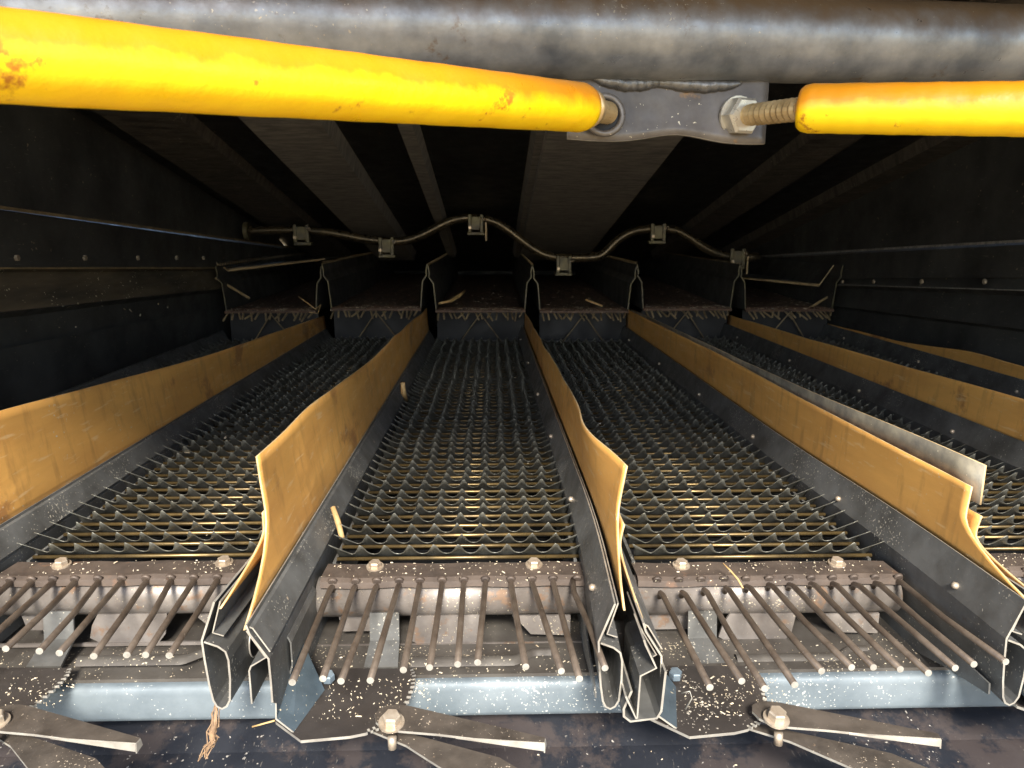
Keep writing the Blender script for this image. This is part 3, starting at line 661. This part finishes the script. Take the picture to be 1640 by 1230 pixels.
# flared rim of the bolt hole
c = P(968, 184, Y=.690); u_ = (cs[1]-cs[0]).normalized(); v_ = (cs[3]-cs[0]).normalized(); mb = MB()
mb.tube([c+(u_*math.cos(a)+v_*math.sin(a))*.0165 for a in ys(0, 2*math.pi, 25)], .0030, 8, cap=False); mb.build('hole_rim', 'bracket', br, RB, smooth=True)
mb = MB(); mb.tube([c+(u_*math.cos(a)+v_*math.sin(a))*.0135 for a in ys(0, 2*math.pi, 25)], .0022, 8, cap=False)
V = [c+(u_*math.cos(a)+v_*math.sin(a))*.014+Vector((0, .001, 0)) for a in ys(0, 2*math.pi*23/24, 24)]; obj('bolt_hole', V, [tuple(range(24))], 'void', br, RB)

# ------------------------------------------------------------------ loose straw, fibres, chaff
def straw(name, label, pts, r, m='straw', cat='straw'):
    pts = [Vector(p) for p in pts]; mb = MB(); mb.tube(pts, r, 7); o = mb.build(name, m, org=pts[0].copy(), smooth=True); return tag(o, label, cat)
straw('straw_stalk', 'short broken straw stalk leaning beside the front corner of the middle sieve', [P(533, 812, Y=.93), P(541, 835, Y=.92), P(548, 862, Y=.90)], [.0035, .0042, .0035])
straw('straw_stalk', 'pale thin straw standing on the far end of the left sieve', [P(378, 610, Y=1.75), P(368, 655, Y=1.72)], [.002, .0035])
straw('straw_stalk', 'short straw piece stuck on the tall orange sheet above the middle sieve', [P(645, 613, X=-.195), P(646, 628, X=-.195), P(651, 641, X=-.192)], [.005, .006, .004])
straw('straw_stalk', 'curved pale straw on the rusty upper deck at the far centre', [P(703, 486, Y=2.66), P(722, 482, Y=2.7), P(735, 474, Y=2.75), P(744, 466, Y=2.8)], [.004, .006, .007, .004])
straw('straw_stalk', 'crossed pale straw on the upper deck right of the centre', [P(938, 480, Y=2.7), P(965, 490, Y=2.68)], .004)
straw('straw_stalk', 'straw curl hooked on the rear finger bar above the left sieve', [P(478, 475, Y=2.62), P(492, 485, Y=2.6), P(505, 495, Y=2.6), P(514, 488, Y=2.6), P(509, 502, Y=2.58), P(495, 500, Y=2.58)], .0016)
pts = [P(348, 1124, Y=.64), P(346, 1140, Y=.634), P(344, 1160, Y=.628), P(340, 1172, Y=.63), P(341, 1185, Y=.628), P(334, 1198, Y=.63), P(327, 1214, Y=.63)]
f0 = straw('root_fibre', 'tuft of twisted brown root fibre hanging from the folded panel end', pts, [.0008, .0016, .0028, .0034, .0024, .0014, .0005], 'twine', 'fibre')
rs = random.Random(2)
for k in range(16):
    a = [p+Vector((rs.uniform(-.005, .005), rs.uniform(-.003, .003), rs.uniform(-.003, .003))) for p in pts[rs.choice((0, 1, 2)):rs.choice((5, 6, 7))]]
    mb = MB(); mb.tube(a, .0006, 5); mb.build('strand', 'twine', f0, pts[0].copy())
straw('plant_wisp', 'wispy dry plant stem on the finger bar right of centre', [P(1158, 902, Z=-.385), P(1170, 914, Z=-.39), P(1182, 928, Z=-.395), P(1190, 942, Z=-.40)], [.0006, .001, .0012, .001], 'straw', 'plant stem')
straw('straw_wisp', 'thin pale straw splinter beside the left folded panel on the navy bumper', [P(404, 1164, Y=.66), P(440, 1154, Y=.655)], .0009)
straw('wire_loop', 'thin wire loop curling off the quadrant corner right of centre', [P(1092, 1110, Y=.63), P(1105, 1107, Y=.625), P(1108, 1118, Y=.622), P(1098, 1136, Y=.625)], .0007, 'edge', 'wire')
# chaff flakes lying on the ledges
mb = MB(); rs = random.Random(21)
def flake(c, up, s):
    a = rs.uniform(0, 6.3); u = Vector((math.cos(a), math.sin(a), 0)); n = Vector(up).normalized(); u = (u-n*u.dot(n)).normalized(); v = n.cross(u)
    s = s*min(2.2, rs.lognormvariate(-.45, .5)); l = s*rs.uniform(.7, 2.4); w = s*rs.uniform(.25, .8); t = n*rs.uniform(.0003, .0012)
    c = Vector(c)+n*.0004
    mb.add([c-u*l-v*w, c+u*l-v*w, c+u*l+v*w, c-u*l+v*w, c-u*l*.7+t, c+u*l*.8+t], [(0, 1, 5, 4), (2, 3, 4, 5), (1, 2, 5), (3, 0, 4), (0, 3, 2, 1)])
for _ in range(900):
    x = rs.uniform(-.8, .9); flake((x, rs.uniform(.738, .795), -.4844), (0, 0, 1), .0007)
for _ in range(450):
    x = rs.uniform(-.6, .7); y = rs.uniform(.45, .72); v = (.80-y)/.5
    if rs.random() < .5: flake((x, y, -.5425-.075*v**.5), (0, 0, 1), .0011)
for c, dz in zip(CX[1:5], DZ[1:5]):
    for _ in range(150):
        a, b = rs.uniform(-.16, .02), rs.uniform(.65, .72)
        flake((c+a*.6-.035, b, -.4763+dz), (0, 0, 1), .0007)
    for _ in range(90): flake((c+rs.uniform(-.15, .145), rs.uniform(.806, .842), -.4005+dz), (0, 0, 1), .0008)
    for _ in range(60): 
        a = rs.uniform(-1.2, .9); flake((c+rs.uniform(-.155, .15), .818+math.sin(a)*.0237, -.431+dz+math.cos(a)*.0237), (0, math.sin(a), math.cos(a)), .0007)
for c, dz in zip(CX, DZ):
    for _ in range(160):
        y = 2.62+rs.random()**2*1.0; flake((c+rs.uniform(-.15, .15), y, -.284+dz+.02*(y-2.62)/1.7), (0, 0, 1), rs.uniform(.0016, .005))
    for _ in range(40):
        y = rs.uniform(.87, 2.5); flake((c+rs.uniform(-.145, .14), y, -.396+dz), (rs.uniform(-.6, .6), rs.uniform(-.8, .2), 1), .0014)
for _ in range(25):
    y = rs.uniform(1.3, 2.5); flake((-.985, y, -.19+rs.uniform(-.05, .04)), (1, 0, .6), .0022)
ch = mb.build('chaff', 'chaffm', org=Vector((0, .7, -.49))); ch['kind'] = 'stuff'; ch['label'] = 'pale chaff flakes scattered on the ledges and plates'
